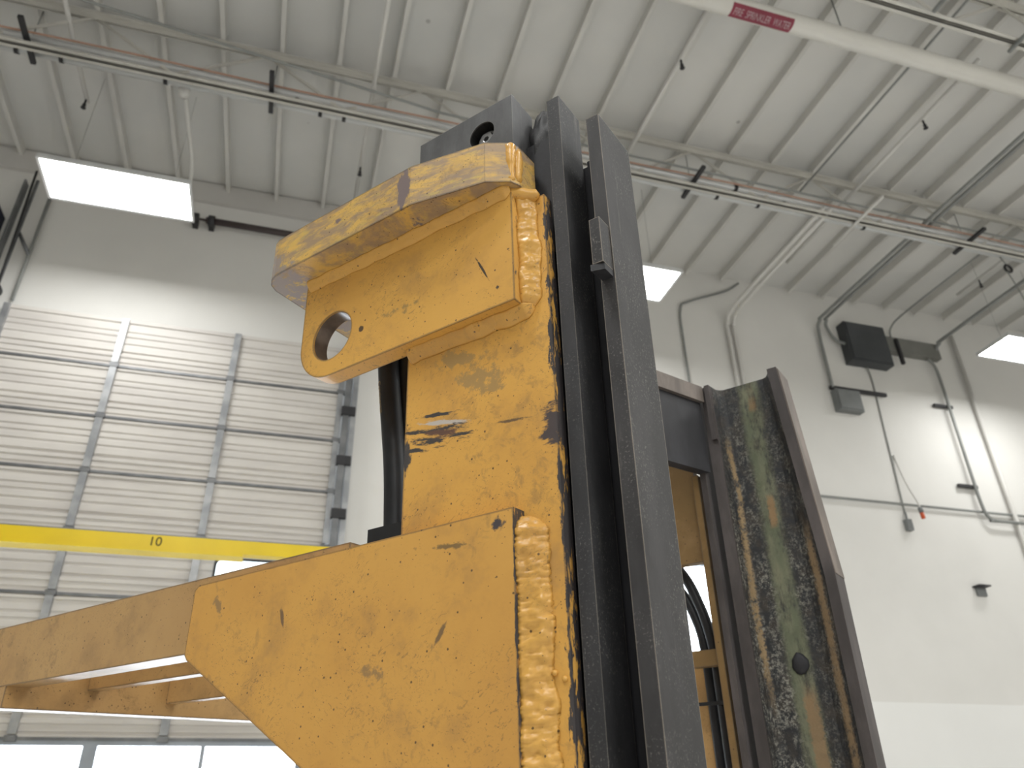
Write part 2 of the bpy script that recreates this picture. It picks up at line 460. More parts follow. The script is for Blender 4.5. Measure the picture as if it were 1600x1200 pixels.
def circle(c, r, n=32, a0=0.0, a1=2 * math.pi):
    m = n if abs(a1 - a0 - 2 * math.pi) < 1e-6 else n - 1
    return [(c[0] + r * math.cos(a0 + (a1 - a0) * i / m), c[1] + r * math.sin(a0 + (a1 - a0) * i / m)) for i in range(n)]
def add_prism(bm, poly, axis, lo, hi, hole=None):
    """poly in the two other axes (kept in x,y,z order), extruded along axis from lo to hi"""
    def P(p, t):
        q = list(p)
        q.insert(axis, t)
        return q
    loops = [poly] + ([hole] if hole else [])
    low, high = [], []
    for lp in loops:
        low.append([bm.verts.new(P(p, lo)) for p in lp])
        high.append([bm.verts.new(P(p, hi)) for p in lp])
    for ring in (low, high):
        if not hole:
            bm.faces.new(ring[0])
        else:
            es = []
            for lp in ring:
                for i in range(len(lp)):
                    es.append(bm.edges.new((lp[i], lp[(i + 1) % len(lp)])))
            bmesh.ops.triangle_fill(bm, use_beauty=True, use_dissolve=False, edges=es)
    for a, b in zip(low, high):
        for i in range(len(a)):
            j = (i + 1) % len(a)
            bm.faces.new((a[i], a[j], b[j], b[i]))
def catmull(pts, n=8):
    P = [Vector(p) for p in pts]
    if len(P) < 3:
        return P
    out = []
    Q = [P[0] * 2 - P[1]] + P + [P[-1] * 2 - P[-2]]
    for i in range(1, len(Q) - 2):
        for k in range(n):
            t = k / n
            a, b, c, d = Q[i - 1:i + 3]
            out.append(0.5 * ((2 * b) + (c - a) * t + (2 * a - 5 * b + 4 * c - d) * t * t + (3 * b - a - 3 * c + d) * t ** 3))
    out.append(P[-1])
    return out
def add_tube(bm, pts, r, seg=10, cap=True):
    P = [Vector(p) for p in pts]
    rings = []
    prev = None
    for i, p in enumerate(P):
        t = (P[min(i + 1, len(P) - 1)] - P[max(i - 1, 0)]).normalized()
        if prev is None:
            a = Vector((0, 0, 1)) if abs(t.z) < 0.9 else Vector((1, 0, 0))
            n1 = t.cross(a).normalized()
        else:
            n1 = (prev - t * prev.dot(t)).normalized()
        prev = n1
        n2 = t.cross(n1)
        rr = r[i] if isinstance(r, (list, tuple)) else r
        rings.append([bm.verts.new(p + n1 * (rr * math.cos(2 * math.pi * k / seg)) + n2 * (rr * math.sin(2 * math.pi * k / seg))) for k in range(seg)])
    for a, b in zip(rings[:-1], rings[1:]):
        for k in range(seg):
            bm.faces.new((a[k], a[(k + 1) % seg], b[(k + 1) % seg], b[k]))
    if cap:
        bm.faces.new(rings[0][::-1])
        bm.faces.new(rings[-1])
def tag(o, label, cat, group=None, kind=None):
    if label:
        o['label'] = label
    if cat:
        o['category'] = cat
    if group:
        o['group'] = group
    if kind:
        o['kind'] = kind
    return o
def empty(name, loc):
    o = bpy.data.objects.new(name, None)
    COL.objects.link(o)
    o.location = loc
    o.empty_display_size = 0.1
    return o
def struct(o):
    o['kind'] = 'structure'
    return o
# world helpers take heights measured from the camera (Z=0 at the camera), as the photo was surveyed
def wbox(name, a, b, mat, parent=None, bevel=0.0):
    bm = bmesh.new()
    off = Vector((0, 0, 0)) if parent is None else parent.location
    add_box(bm, (a[0] - off[0], a[1] - off[1], a[2] + H - off[2]), (b[0] - off[0], b[1] - off[1], b[2] + H - off[2]))
    return finish(name, bm, mat, parent, False, bevel, 1)
def wtube(name, pts, r, mat, parent=None, seg=10):
    bm = bmesh.new()
    off = Vector((0, 0, 0)) if parent is None else parent.location
    add_tube(bm, [Vector((p[0], p[1], p[2] + H)) - off for p in pts], r, seg)
    return finish(name, bm, mat, parent, True)
def text_mesh(name, body, size, mat, matrix, parent=None, extrude=0.0004, xscale=1.0):
    cu = bpy.data.curves.new(name, 'FONT')
    cu.body = body
    cu.size = size
    cu.extrude = extrude
    cu.align_x = 'CENTER'
    cu.align_y = 'CENTER'
    tmp = bpy.data.objects.new(name + '_tmp', cu)
    COL.objects.link(tmp)
    dg = bpy.context.evaluated_depsgraph_get()
    me = bpy.data.meshes.new_from_object(tmp.evaluated_get(dg))
    bpy.data.objects.remove(tmp)
    bpy.data.curves.remove(cu)
    me.transform(Matrix.Diagonal((xscale, 1, 1, 1)))
    me.transform(matrix)
    me.materials.clear()
    me.materials.append(mat)
    o = bpy.data.objects.new(name, me)
    COL.objects.link(o)
    if parent is not None:
        o.parent = parent
    return o

# ================================================================== THE HALL
ZR = 7.0            # roof deck above camera
YW = 7.85           # inner face of the far wall
XL, XR, YB = -9.0, 16.5, -11.0
DX0, DX1, DZ1 = -3.13, 0.40, 4.86     # roll-up door opening
struct(wbox('floor', (XL - .3, YB - .3, -H - 0.25), (XR + .3, YW + .3, -H), M['floor']))
ceil = struct(wbox('ceiling', (XL - .3, YB - .3, ZR), (XR + .3, YW + .3, ZR + 0.2), M['ceil']))
# far wall, with the door opening and a window opening in it
WX0, WX1, WZ0, WZ1 = 4.02, 5.55, 0.9, 2.66
bm = bmesh.new()
def wb(x0, x1, z0, z1):
    add_box(bm, (x0, YW, z0 + H), (x1, YW + 0.2, z1 + H))
wb(XL, DX0, -H, ZR)
wb(DX0, DX1, DZ1, ZR)
wb(DX1, WX0, -H, ZR)
wb(WX0, WX1, -H, WZ0)
wb(WX0, WX1, WZ1, ZR)
wb(WX1, XR, -H, ZR)
wall_back = struct(finish('wall_back', bm, M['wall']))
struct(wbox('wall_left', (XL - 0.2, YB, -H), (XL, YW + 0.2, ZR), M['wall']))
struct(wbox('wall_right', (XR, YB, -H), (XR + 0.2, YW + 0.2, ZR), M['wall']))
struct(wbox('wall_front', (XL, YB - 0.2, -H), (XR, YB, ZR), M['wall']))
struct(wbox('trim_1', (5.9, YW - 0.012, -H), (XR, YW, 1.145), M['wallw']))
struct(wbox('trim_2', (XL, YW - 0.06, ZR - 0.31), (2.4, YW, ZR - 0.02), M['ledger']))

# window beside the mast
win = struct(empty('window_1', ((WX0 + WX1) / 2, YW + 0.1, WZ0 + H)))
bmw = bmesh.new()
for a, b in (((WX0, WZ0), (WX0 + .05, WZ1)), ((WX1 - .05, WZ0), (WX1, WZ1)), ((WX0, WZ0), (WX1, WZ0 + .05)), ((WX0, WZ1 - .05), (WX1, WZ1))):
    add_box(bmw, (a[0] - win.location.x, -0.04, a[1] + H - win.location.z), (b[0] - win.location.x, 0.04, b[1] + H - win.location.z))
finish('window_frame', bmw, M['frame'], win)
wbox('pane', (WX0 + .05, YW + .095, WZ0 + .05), (WX1 - .05, YW + .105, WZ1 - .05), M['glass'], win)

# rafters (sub-purlins) every 0.573 m, one piece per bay
JY = [5.62, 3.12, 0.62]
bays = [(5.655, 7.79), (3.155, 5.585), (0.655, 3.085)]
rib_me = {}
for bi, (y0, y1) in enumerate(bays):
    for n in range(-5, 34):
        if bi == 2 and n < 8:
            continue
        if bi not in rib_me:
            bm = bmesh.new()
            add_box(bm, (-0.022, y0, ZR + H - 0.115), (0.022, y1, ZR + H))
            o = finish('rafter', bm, M['rib'], ceil)
            rib_me[bi] = o.data
        else:
            o = bpy.data.objects.new('rafter', rib_me[bi])
            COL.objects.link(o)
            o.parent = ceil
        o.location = (-3.53 + 0.573 * n, 0, 0)

# open web joists
def joist(y, x0, x1, label, n0=-2.4):
    t = empty('roof_joist', ((x0 + x1) / 2, y, 6.27 + H))
    tag(t, label, 'roof joist', 'open web roof joists')
    for nm, z0, z1, w in (('top_chord', ZR - 0.185, ZR - 0.118, 0.055), ('bottom_chord', 6.27, 6.32, 0.05)):
        bm = bmesh.new()
        for s in (-1, 1):     # two angles back to back
            za, zb = z0 + H - t.location.z, z1 + H - t.location.z
            zf = za if nm == 'bottom_chord' else zb - 0.008
            add_box(bm, (x0 - t.location.x, min(s * 0.010, s * w), zf), (x1 - t.location.x, max(s * 0.010, s * w), zf + 0.008))
            add_box(bm, (x0 - t.location.x, min(s * 0.010, s * 0.018), za), (x1 - t.location.x, max(s * 0.010, s * 0.018), zb))
        finish(nm, bm, M['joist'], t)
    k = 0
    x = n0 - 1.6 * math.ceil((n0 - x0) / 1.6) + 1.6
    webme = {}
    while x < x1 - 0.8:
        for s in (-1, 1):
            if s not in webme:
                bm = bmesh.new()
                add_tube(bm, [(0, 0, ZR - 0.15 - 6.27), (s * 0.8, 0, 0.03)], 0.016, 8)
                o = finish('web_bar', bm, M['joist'], t, True)
                webme[s] = o.data
            else:
                o = bpy.data.objects.new('web_bar', webme[s])
                COL.objects.link(o)
                o.parent = t
            o.location = (x - t.location.x, 0, 0)
        x += 1.6
    return t
joist(JY[0], XL, XR, 'open web roof joist running over the strapped bundle of conduits')
joist(JY[1], XL, XR, 'open web roof joist running beside the fat cream pipe', -2.0)
joist(JY[2], XL, XR, 'open web roof joist farther back than the fat cream pipe', -2.2)

# conduit bundle on struts under the joist
def conduit(name, pts, r, mat, label, cat='conduit', group=None, seg=10):
    o = wtube(name, pts, r, mat, None, seg)
    return tag(o, label, cat, group)
for y, r, lb, cps in ((5.625, 0.028, 'thin bright steel conduit of the joist bundle, next to the orange cable', (4.5,)),
                      (5.715, 0.034, 'middle bright steel conduit of the bundle along the roof joist', (-0.46, 5.2, 7.0)),
                      (5.80, 0.034, 'bright steel conduit of the joist bundle on the side of the roll-up door', (-3.0, -2.62, -1.7, -0.22, 0.02, 4.35, 4.9, 6.4))):
    t = empty('electrical_conduit', (3.7, y, 6.40 + H))
    tag(t, lb, 'conduit', 'conduits along the joist')
    wtube('conduit_tube', [(XL, y, 6.40), (XR, y, 6.40)], r, M['conduit'], t)
    for x in cps:
        wtube('coupling', [(x - 0.018, y, 6.40), (x + 0.018, y, 6.40)], 0.042, M['strut'], t, 12)
o = conduit('orange_cable', catmull([(x, 5.57, 6.41 - 0.02 * ((i % 2))) for i, x in enumerate([-9 + 1.7 * k for k in range(16)])], 6), 0.010, M['cable_o'], 'thin faded orange cable lying beside the conduit bundle', 'cable')
conduit('dark_cable', [(-9, 4.45, 6.45), (-2.42, 5.12, 6.45), (1.0, 5.51, 6.45), (3.9, 5.53, 6.45), (16, 5.53, 6.45)], 0.014, M['conduitd'], 'thin dark pipe slanting in to the conduit bundle', 'pipe')
for x, lb in ((-2.86, 'black strut channel under the conduit bundle over the lamp by the door'), (-0.70, 'black strut channel under the conduit bundle left of the steel top block'), (3.94, 'black strut channel under the conduit bundle right behind the mast rails'), (7.84, 'black strut channel under the conduit bundle near the ring hook')):
    s = wbox('strut_channel', (x - 0.022, 5.36, 6.320), (x + 0.022, 5.87, 6.357), M['strut'], None, 0.004)
    tag(s, lb, 'strut', 'struts under the conduits')
    wtube('strut_rod', [(x, 5.667, 6.35), (x, 5.667, 6.83)], 0.006, M['conduitd'], s)

# fat cream pipe with red label
pipe = empty('sprinkler_main', (4.0, 3.53, 6.3 + H))
tag(pipe, 'fat cream sprinkler main pipe carrying a red label', 'pipe')
wtube('pipe_body', [(XL, 3.53, 6.3), (XR, 3.53, 6.3)], 0.088, M['cream'], pipe, 24)
def pipe_patch(x0, x1, a0, a1, r, mat, name):
    bm = bmesh.new()
    g = []
    for i in range(13):
        a = a0 + (a1 - a0) * i / 12
        g.append([bm.verts.new((x - pipe.location.x, r * math.cos(a), r * math.sin(a))) for x in (x0, x1)])
    for a, b in zip(g[:-1], g[1:]):
        bm.faces.new((a[0], a[1], b[1], b[0]))
    return finish(name, bm, mat, pipe, True)
LA = math.radians(-100)          # label faces down and a little to the viewer
lab = pipe_patch(3.18, 3.80, LA - math.radians(46), LA + math.radians(46), 0.0888, M['redlabel'], 'pipe_label')
# lettering bent round the pipe
tm = text_mesh('label_lettering', 'FIRE  SPRINKLER  WATER', 0.088, M['labeltext'], Matrix.Identity(4), pipe, 0.0, 0.55)
xs = [v.co.x for v in tm.data.vertices]
k = 0.57 / (max(xs) - min(xs))
for v in tm.data.vertices:
    a = LA - v.co.y / 0.089
    x = v.co.x * k
    v.co = Vector((3.49 - pipe.location.x + x, 0.0945 * math.cos(a), 0.0945 * math.sin(a)))
tag(lab, 'red label with pale lettering', None)
tm['kind'] = 'stuff'
for x in (1.2, 4.4, 7.3, 10.5):
    bm = bmesh.new()
    add_tube(bm, [(x - pipe.location.x, 0, 0.08), (x - pipe.location.x, 0, 0.66)], 0.008, 6)
    finish('hanger_rod', bm, M['conduitd'], pipe, True)

# sprinkler branch lines
for x, y0, y1, heads in ((-2.60, 4.9, 6.6, (6.55,)), (0.28, 3.6, 7.3, (6.75,)), (3.22, 3.6, 7.1, (4.42, 6.9)), (6.18, 3.6, 7.0, (4.40,)), (9.1, 3.6, 7.0, (6.6,))):
    t = empty('sprinkler_line', (x, (y0 + y1) / 2, 6.72 + H))
    lab_ = {-2.60: 'white sprinkler pipe under the deck over the lit lamp by the door', 0.28: 'white sprinkler pipe crossing the joist beside the steel top plate', 3.22: 'white sprinkler pipe crossing the joist right behind the mast rails', 6.18: 'white sprinkler pipe between the pairs of grey conduits under the deck', 9.1: 'white sprinkler pipe under the deck over the corner lamp'}[x]
    tag(t, lab_, 'pipe', 'sprinkler branch pipes')
    wtube('branch_pipe', [(x, y0, 6.72), (x, y1, 6.72)], 0.024, M['whitepipe'], t)
    for hy in heads:
        bm = bmesh.new()
        def L(z): return z + H - t.location.z
        cy = hy - t.location.y
        add_tube(bm, [(0, cy, L(6.70)), (0, cy, L(6.62))], 0.011, 8)
        add_tube(bm, [(0, cy, L(6.625)), (0, cy, L(6.585))], [0.02, 0.008], 10)
        add_tube(bm, [(0, cy, L(6.583)), (0, cy, L(6.577))], 0.026, 10)
        finish('sprinkler_head', bm, M['strut'], t, True)

# runs crossing from the joist to the far wall (right side)
for dx in (0, 0.10):
    conduit('wall_conduit', catmull([(5.62 + dx, 5.55, 6.30), (5.62 + dx, 7.0, 6.30), (5.62 + dx, 7.62, 6.28), (5.60 + dx, 7.78, 6.12), (5.60 + dx, 7.80, 5.6), (5.60 + dx, 7.80, 1.2)], 6), 0.027, M['whitepipe'], 'pale conduit bending down the wall, the one of the pair ' + ('away from' if dx == 0 else 'nearer') + ' the enclosure', 'conduit', 'pale wall conduits')
for dx, zb in ((0, 5.3), (-0.09, 5.3)):
    pts = [(7.13 + dx, 3.9, 6.42), (7.13 + dx, 7.3, 6.42), (7.13 + dx, 7.70, 6.38), (7.14 + dx, 7.79, 6.22), (7.14 + dx, 7.80, 5.8), (7.14 + dx, 7.80, zb)] if dx == 0 else [(7.26, 3.9, 6.46), (7.26, 7.35, 6.46), (7.27, 7.72, 6.42), (7.30, 7.77, 6.28), (7.40, 7.77, 6.12), (7.56, 7.77, 6.08)]
    conduit('ceiling_conduit', catmull(pts, 6), 0.024, M['conduitd'], 'grey conduit crossing under the deck ' + ('and dropping to the small grey box' if dx == 0 else 'and turning into the electrical enclosure'), 'conduit')
conduit('ceiling_conduit', catmull([(9.22, 3.0, 6.33), (9.22, 7.2, 6.33), (9.22, 7.66, 6.30), (9.22, 7.77, 6.22)], 6), 0.028, M['conduitd'], 'grey conduit crossing under the deck to the end of the wireway', 'conduit')
conduit('ceiling_conduit', catmull([(8.52, 5.9, 6.60), (8.50, 7.4, 6.60), (8.48, 7.76, 6.52), (8.45, 7.79, 6.3)], 6), 0.013, M['conduitd'], 'thin grey conduit crossing under the deck to the wireway', 'conduit')
conduit('wall_conduit', catmull([(5.93, 7.80, 6.9), (5.68, 7.82, 6.72), (5.05, 7.82, 6.42), (4.90, 7.82, 6.25), (4.87, 7.82, 5.6), (4.87, 7.82, 2.7)], 6), 0.016, M['conduitd'], 'thin grey conduit with a slanting bend on the wall behind the mast', 'conduit')
conduit('crossing_conduit', [(6.12, 5.15, 6.245), (6.12, 6.05, 6.245)], 0.02, M['whitepipe'], 'short pale conduit stub hanging below the conduit bundle', 'conduit')
conduit('ceiling_conduit', [(5.30, 2.3, 6.40), (5.30, 5.5, 6.44)], 0.012, M['conduitd'], 'hair thin grey conduit under the deck left of the grey pair', 'conduit')
for x, y1, wh in ((4.95, 3.05, 'shorter'), (5.95, 3.2, 'longer')):
    conduit('upper_conduit', [(x, 1.2, 6.24), (x, y1, 6.24)], 0.02, M['conduitd'], wh + ' grey conduit ending below the joist behind the fat cream pipe', 'conduit', 'conduits behind the cream pipe')

# electrical enclosure and its neighbours on the wall
enc = empty('electrical_enclosure', (7.89, YW - 0.09, 5.76 + H))
tag(enc, 'large dark grey electrical enclosure high on the wall', 'electrical box')
wbox('enclosure_body', (7.53, YW - 0.17, 5.76), (8.24, YW, 6.43), M['enclosure'], enc, 0.012)
wbox('enclosure_door', (7.55, YW - 0.19, 5.785), (8.22, YW - 0.17, 6.405), M['enclosure'], enc, 0.008)
duct = tag(wbox('wireway', (8.24, YW - 0.11, 6.07), (9.26, YW, 6.33), M['duct'], None, 0.01), 'grey square wireway running from the enclosure along the wall', 'wireway')
tag(wbox('strut_channel', (8.43, YW - 0.16, 5.84), (8.475, YW - 0.115, 6.28), M['strut'], None, 0.004), 'upright black strut in front of the wireway', 'strut')
tag(wbox('strut_channel', (7.10, YW - 0.066, 5.275), (8.05, YW - 0.026, 5.325), M['strut'], None, 0.004), 'long level black strut over the small grey box', 'strut')
jb = empty('junction_box', (7.33, YW - 0.05, 4.94 + H))
tag(jb, 'small grey junction box under the long black strut', 'electrical box')
wbox('box_body', (7.13, YW - 0.11, 4.93), (7.53, YW, 5.26), M['junction'], jb, 0.01)
wbox('box_cover', (7.15, YW - 0.125, 4.95), (7.51, YW - 0.11, 5.24), M['junction'], jb, 0.006)
for x0, x1, z, lb in ((8.88, 9.21, 5.255, 'short black strut high on the grey downpipe conduit'), (8.84, 9.17, 3.985, 'short black strut low on the grey downpipe conduit')):
    tag(wbox('strut_channel', (x0, YW - 0.06, z - 0.022), (x1, YW - 0.02, z + 0.022), M['strut'], None, 0.004), lb, 'strut')
conduit('down_conduit', catmull([(9.02, 7.77, 6.045), (9.10, 7.77, 5.93), (9.12, 7.77, 5.6), (9.10, 7.77, 4.2), (9.10, 7.77, 3.75), (9.14, 7.77, 3.55), (9.28, 7.77, 3.49), (9.8, 7.77, 3.49), (16, 7.77, 3.49)], 6), 0.022, M['conduitd'], 'grey conduit dropping from the wireway and bending level', 'conduit')
conduit('level_conduit', [(5.9, 7.81, 3.61), (16, 7.81, 3.64)], 0.016, M['conduitd'], 'thin level conduit across the wall right of the mast', 'conduit')
conduit('drop_conduit', catmull([(7.86, 7.81, 5.76), (7.91, 7.838, 5.5), (7.87, 7.838, 4.6), (7.82, 7.838, 3.5)], 6), 0.010, M['conduitd'], 'thin grey conduit dropping from the enclosure', 'conduit')
t = empty('drop_outlet', (7.80, 7.80, 3.26 + H))
tag(t, 'small grey outlet box ending the thin drop conduit', 'outlet')
wbox('outlet_body', (7.76, YW - 0.07, 3.25), (7.84, YW, 3.40), M['junction'], t, 0.008)
wtube('outlet_neck', [(7.80, 7.82, 3.38), (7.81, 7.82, 3.5)], 0.014, M['junction'], t)
t = empty('pendant_cord', (7.95, 7.7, 3.40 + H))
tag(t, 'white drop cord with an orange plug hanging by the wall', 'cord')
wtube('cord', catmull([(7.905, 7.84, 4.35), (7.905, 7.76, 3.9), (7.94, 7.70, 3.62), (7.95, 7.70, 3.52)], 6), 0.013, M['whitepipe'], t)
wtube('plug_body', [(7.95, 7.70, 3.54), (7.955, 7.70, 3.47)], 0.030, M['junction'], t)
wtube('orange_plug', [(7.955, 7.70, 3.47), (7.96, 7.70, 3.39)], 0.026, M['orange'], t)
conduit('white_wall_pipe', [(9.66, 7.79, 6.6), (9.65, 7.79, 3.0), (9.65, 7.79, -1.5)], 0.032, M['whitepipe'], 'white upright pipe on the wall right of the grey downpipe', 'pipe')
t = empty('wall_bracket', (8.67, YW - 0.06, 2.48 + H))
tag(t, 'small dark bracket sticking out of the white wall', 'bracket')
wbox('bracket_plate', (8.57, YW - 0.12, 2.555), (8.76, YW, 2.575), M['strut'], t)
wbox('bracket_leg', (8.60, YW - 0.03, 2.45), (8.75, YW - 0.005, 2.555), M['junction'], t)
# ring cable hanging below the bundle
t = empty('hanging_ring', (8.52, 5.75, 5.2 + H))
tag(t, 'black ring hook with a cable hanging under the conduit bundle', 'hook')
bm = bmesh.new()
add_tube(bm, [Vector((0 + 0.055 * math.cos(a), 0, 6.14 + H - t.location.z + 0.055 * math.sin(a))) for a in [i * math.pi / 12 for i in range(25)]], 0.016, 8)
finish('ring', bm, M['strut'], t, True)
wtube('ring_hanger', [(8.52, 5.75, 6.19), (8.52, 5.79, 6.364)], 0.008, M['conduitd'], t)
wtube('ring_cable', catmull([(8.48, 5.75, 6.10), (8.55, 5.75, 5.8), (8.62, 5.75, 5.3), (8.66, 5.75, 4.6)], 6), 0.008, M['conduitd'], t)

# roll-up door ------------------------------------------------------
door = struct(empty('door_1', ((DX0 + DX1) / 2, YW - 0.03, 0.0)))
YD = YW - 0.045
SH = 0.594
nsec = 0
z_top = DZ1 - 0.005
prof = [(0.0, 0.0), (0.02, 0.0), (0.028, -0.014), (0.05, -0.014), (0.058, 0.0), (0.15, 0.0), (0.158, 0.010), (0.175, 0.010), (0.183, 0.0), (0.215, 0.0), (0.223, 0.010), (0.240, 0.010), (0.248, 0.0), (0.30, 0.0), (0.308, 0.010), (0.325, 0.010), (0.333, 0.0), (0.40, 0.0), (0.41, 0.016), (0.43, 0.016), (0.445, -0.012), (0.475, -0.012), (0.485, 0.0), (0.535, 0.0), (0.545, 0.012), (0.56, 0.012), (0.566, -0.008), (SH - 0.012, -0.008), (SH - 0.012, 0.02), (SH, 0.02)]
stiles = [-3.11, -1.965, -0.805, 0.375]
def section(z1, kind):
    z0 = z1 - SH
    if kind == 'panel':
        for b in range(3):
            x0, x1 = stiles[b], stiles[b + 1]
            bm = bmesh.new()
            a = [(d, z1 - h) for h, d in prof]
            lo, hi = [], []
            for d, z in a:
                lo.append(bm.verts.new((x0 - door.location.x, YD + d - door.location.y, z + H)))
                hi.append(bm.verts.new((x1 - door.location.x, YD + d - door.location.y, z + H)))
            for i in range(len(a) - 1):
                bm.faces.new((lo[i], hi[i], hi[i + 1], lo[i + 1]))
            # back skin
            bb = [bm.verts.new((x - door.location.x, YD + 0.04 - door.location.y, z + H)) for x, z in ((x0, z1), (x1, z1), (x1, z0), (x0, z0))]
            bm.faces.new(bb)
            finish('door_panel', bm, M['door'], door)
    else:
        bm = bmesh.new()
        def fb(x0, x1, za, zb, d=0.0):
            add_box(bm, (x0 - door.location.x, YD - 0.012 - d - door.location.y, za + H), (x1 - door.location.x, YD + 0.035 - door.location.y, zb + H))
        fb(DX0, DX1, z1 - 0.05, z1)
        fb(DX0, DX1, z0, z0 + 0.05)
        for s_ in (-3.10, -1.36, -0.47, 0.37):
            w_ = 0.055 if s_ != -0.47 else 0.018
            fb(s_ - w_, s_ + w_, z0 + 0.05, z1 - 0.05)
        finish('window_frame', bm, M['frame'], door)
        for x0, x1 in ((-3.045, -1.415), (-1.305, -0.488), (-0.452, 0.315)):
            wbox('window_pane', (x0, YD + 0.008, z0 + 0.05), (x1, YD + 0.014, z1 - 0.05), M['glass'], door)
kinds = ['panel'] * 7 + ['window', 'window', 'window', 'panel']
z = z_top
for kd in kinds:
    if kd == 'panel' and z - SH < -H:
        break
    section(z, kd)
    if kd == 'panel':
        wbox('section_joint', (DX0 + 0.02, YD - 0.016, z - SH - 0.013), (DX1 - 0.02, YD + 0.02, z - SH + 0.013), M['galvd'], door)
        for i, sx in enumerate(stiles):
            bm = bmesh.new()
            hw = 0.034 if i in (1, 2) else 0.03
            add_box(bm, (sx - hw - door.location.x, YD - 0.040 - door.location.y, z - SH + 0.03 + H), (sx + hw - door.location.x, YD + 0.01 - door.location.y, z - 0.012 + H))
            finish('stile', bm, M['galv'], door, False, 0.006, 1)
            bm = bmesh.new()
            add_box(bm, (sx - 0.045 - door.location.x, YD - 0.045 - door.location.y, z - SH - 0.022 + H), (sx + 0.045 - door.location.x, YD - door.location.y, z - SH + 0.022 + H))
            finish('hinge', bm, M['galvd'], door, False, 0.006, 1)
    z -= SH
struct(wbox('trim_3', (DX0, YD - 0.02, -H), (DX1, YD + 0.03, z), M['galvd']))
# little rounded vision window in the fifth panel, with its own frame
bm = bmesh.new()
def rrect(x0, x1, z0, z1, r):
    P = []
    for cx, cz, a in ((x1 - r, z1 - r, 0), (x0 + r, z1 - r, 90), (x0 + r, z0 + r, 180), (x1 - r, z0 + r, 270)):
        for k in range(5):
            t_ = math.radians(a + 22.5 * k)
            P.append((cx + r * math.cos(t_) - door.location.x, cz + r * math.sin(t_) + H))
    return P
add_prism(bm, rrect(-0.64, 0.02, 1.95, 2.30, 0.06), 1, YD - 0.035 - door.location.y, YD - 0.02 - door.location.y, rrect(-0.615, -0.005, 1.975, 2.275, 0.05))
vf = finish('vision_frame', bm, M['strut'], door)
bm = bmesh.new()
add_prism(bm, rrect(-0.615, -0.005, 1.975, 2.275, 0.05), 1, YD - 0.030 - door.location.y, YD - 0.026 - door.location.y)
s = NT('vision window daylight')
e = s.n('ShaderNodeEmission')
e.inputs[0].default_value = (0.80, 0.94, 1.0, 1)
e.inputs[1].default_value = 1.3
s.link(e.outputs[0], s.out.inputs[0])
vp = finish('vision_pane', bm, s.m, door)
vp['label'] = 'daylit rounded pane'

# door tracks
def track(x, zt, label, tall):
    t = empty('door_track', (x, YW - 0.1, 0.0))
    tag(t, label, 'door track')
    wbox('track_rail', (x - (0.015 if tall else 0.035), YW - 0.13, -H), (x + (0.015 if tall else 0.035), YW - 0.11, zt), M['galvd'], t)
    wbox('track_angle', (x + (0.05 if not tall else -0.14), YW - 0.11, -H), (x + (0.11 if not tall else -0.12), YW - 0.0, zt), M['galv'] if not tall else M['galvd'], t)
    zz = 4.6
    while zz > -1.2:
        wbox('track_bracket', (x - 0.05, YW - 0.15, zz - 0.05), (x + 0.10, YW - 0.09, zz + 0.05), M['strut'], t)
        zz -= 0.594
    if tall:
        wtube('back_bar', [(x + 0.15, YW - 0.05, 4.9), (x + 0.15, YW - 0.05, 6.4)], 0.018, M['conduitd'], t)
        wtube('brace', [(x, YW - 0.1, 5.75), (x + 0.15, YW - 0.06, 5.5)], 0.02, M['galvd'], t)
        wtube('cable', [(x + 0.02, YW - 0.16, 4.9), (x - 0.03, YW - 0.16, 6.6)], 0.012, M['strut'], t)
        wtube('pulley', [(x - 0.01, YW - 0.2, 4.93), (x - 0.01, YW - 0.12, 4.93)], 0.08, M['strut'], t, 14)
track(-3.24, 6.5, 'tall steel lift track rising above the left edge of the roll-up door', True)
track(0.45, 4.95, 'short steel track down the right edge of the roll-up door', False)
t = empty('torsion_shaft', (-0.5, YW - 0.12, 6.33 + H))
tag(t, 'dark torsion shaft over the roll-up door', 'shaft')
wtube('shaft_tube', [(-1.40, YW - 0.12, 6.34), (1.6, YW - 0.12, 6.34)], 0.042, M['shaft'], t)
wtube('shaft_end', [(-1.62, YW - 0.12, 6.34), (-1.40, YW - 0.12, 6.34)], 0.016, M['shaft'], t)
for x in (-1.52, -1.34):
    wtube('bearing', [(x - 0.035, YW - 0.12, 6.34), (x + 0.035, YW - 0.12, 6.34)], 0.068, M['strut'], t, 14)
    wbox('bearing_bracket', (x - 0.03, YW - 0.12, 6.28), (x + 0.03, YW, 6.40), M['strut'], t)
t = tag(wbox('navy_box', (-3.85, YW - 0.25, 5.66), (-3.46, YW, 5.98), plain('navy box paint', (0.018, 0.022, 0.05), 0.5), None, 0.03), 'dark navy wall box beside the tall lift track', 'box')

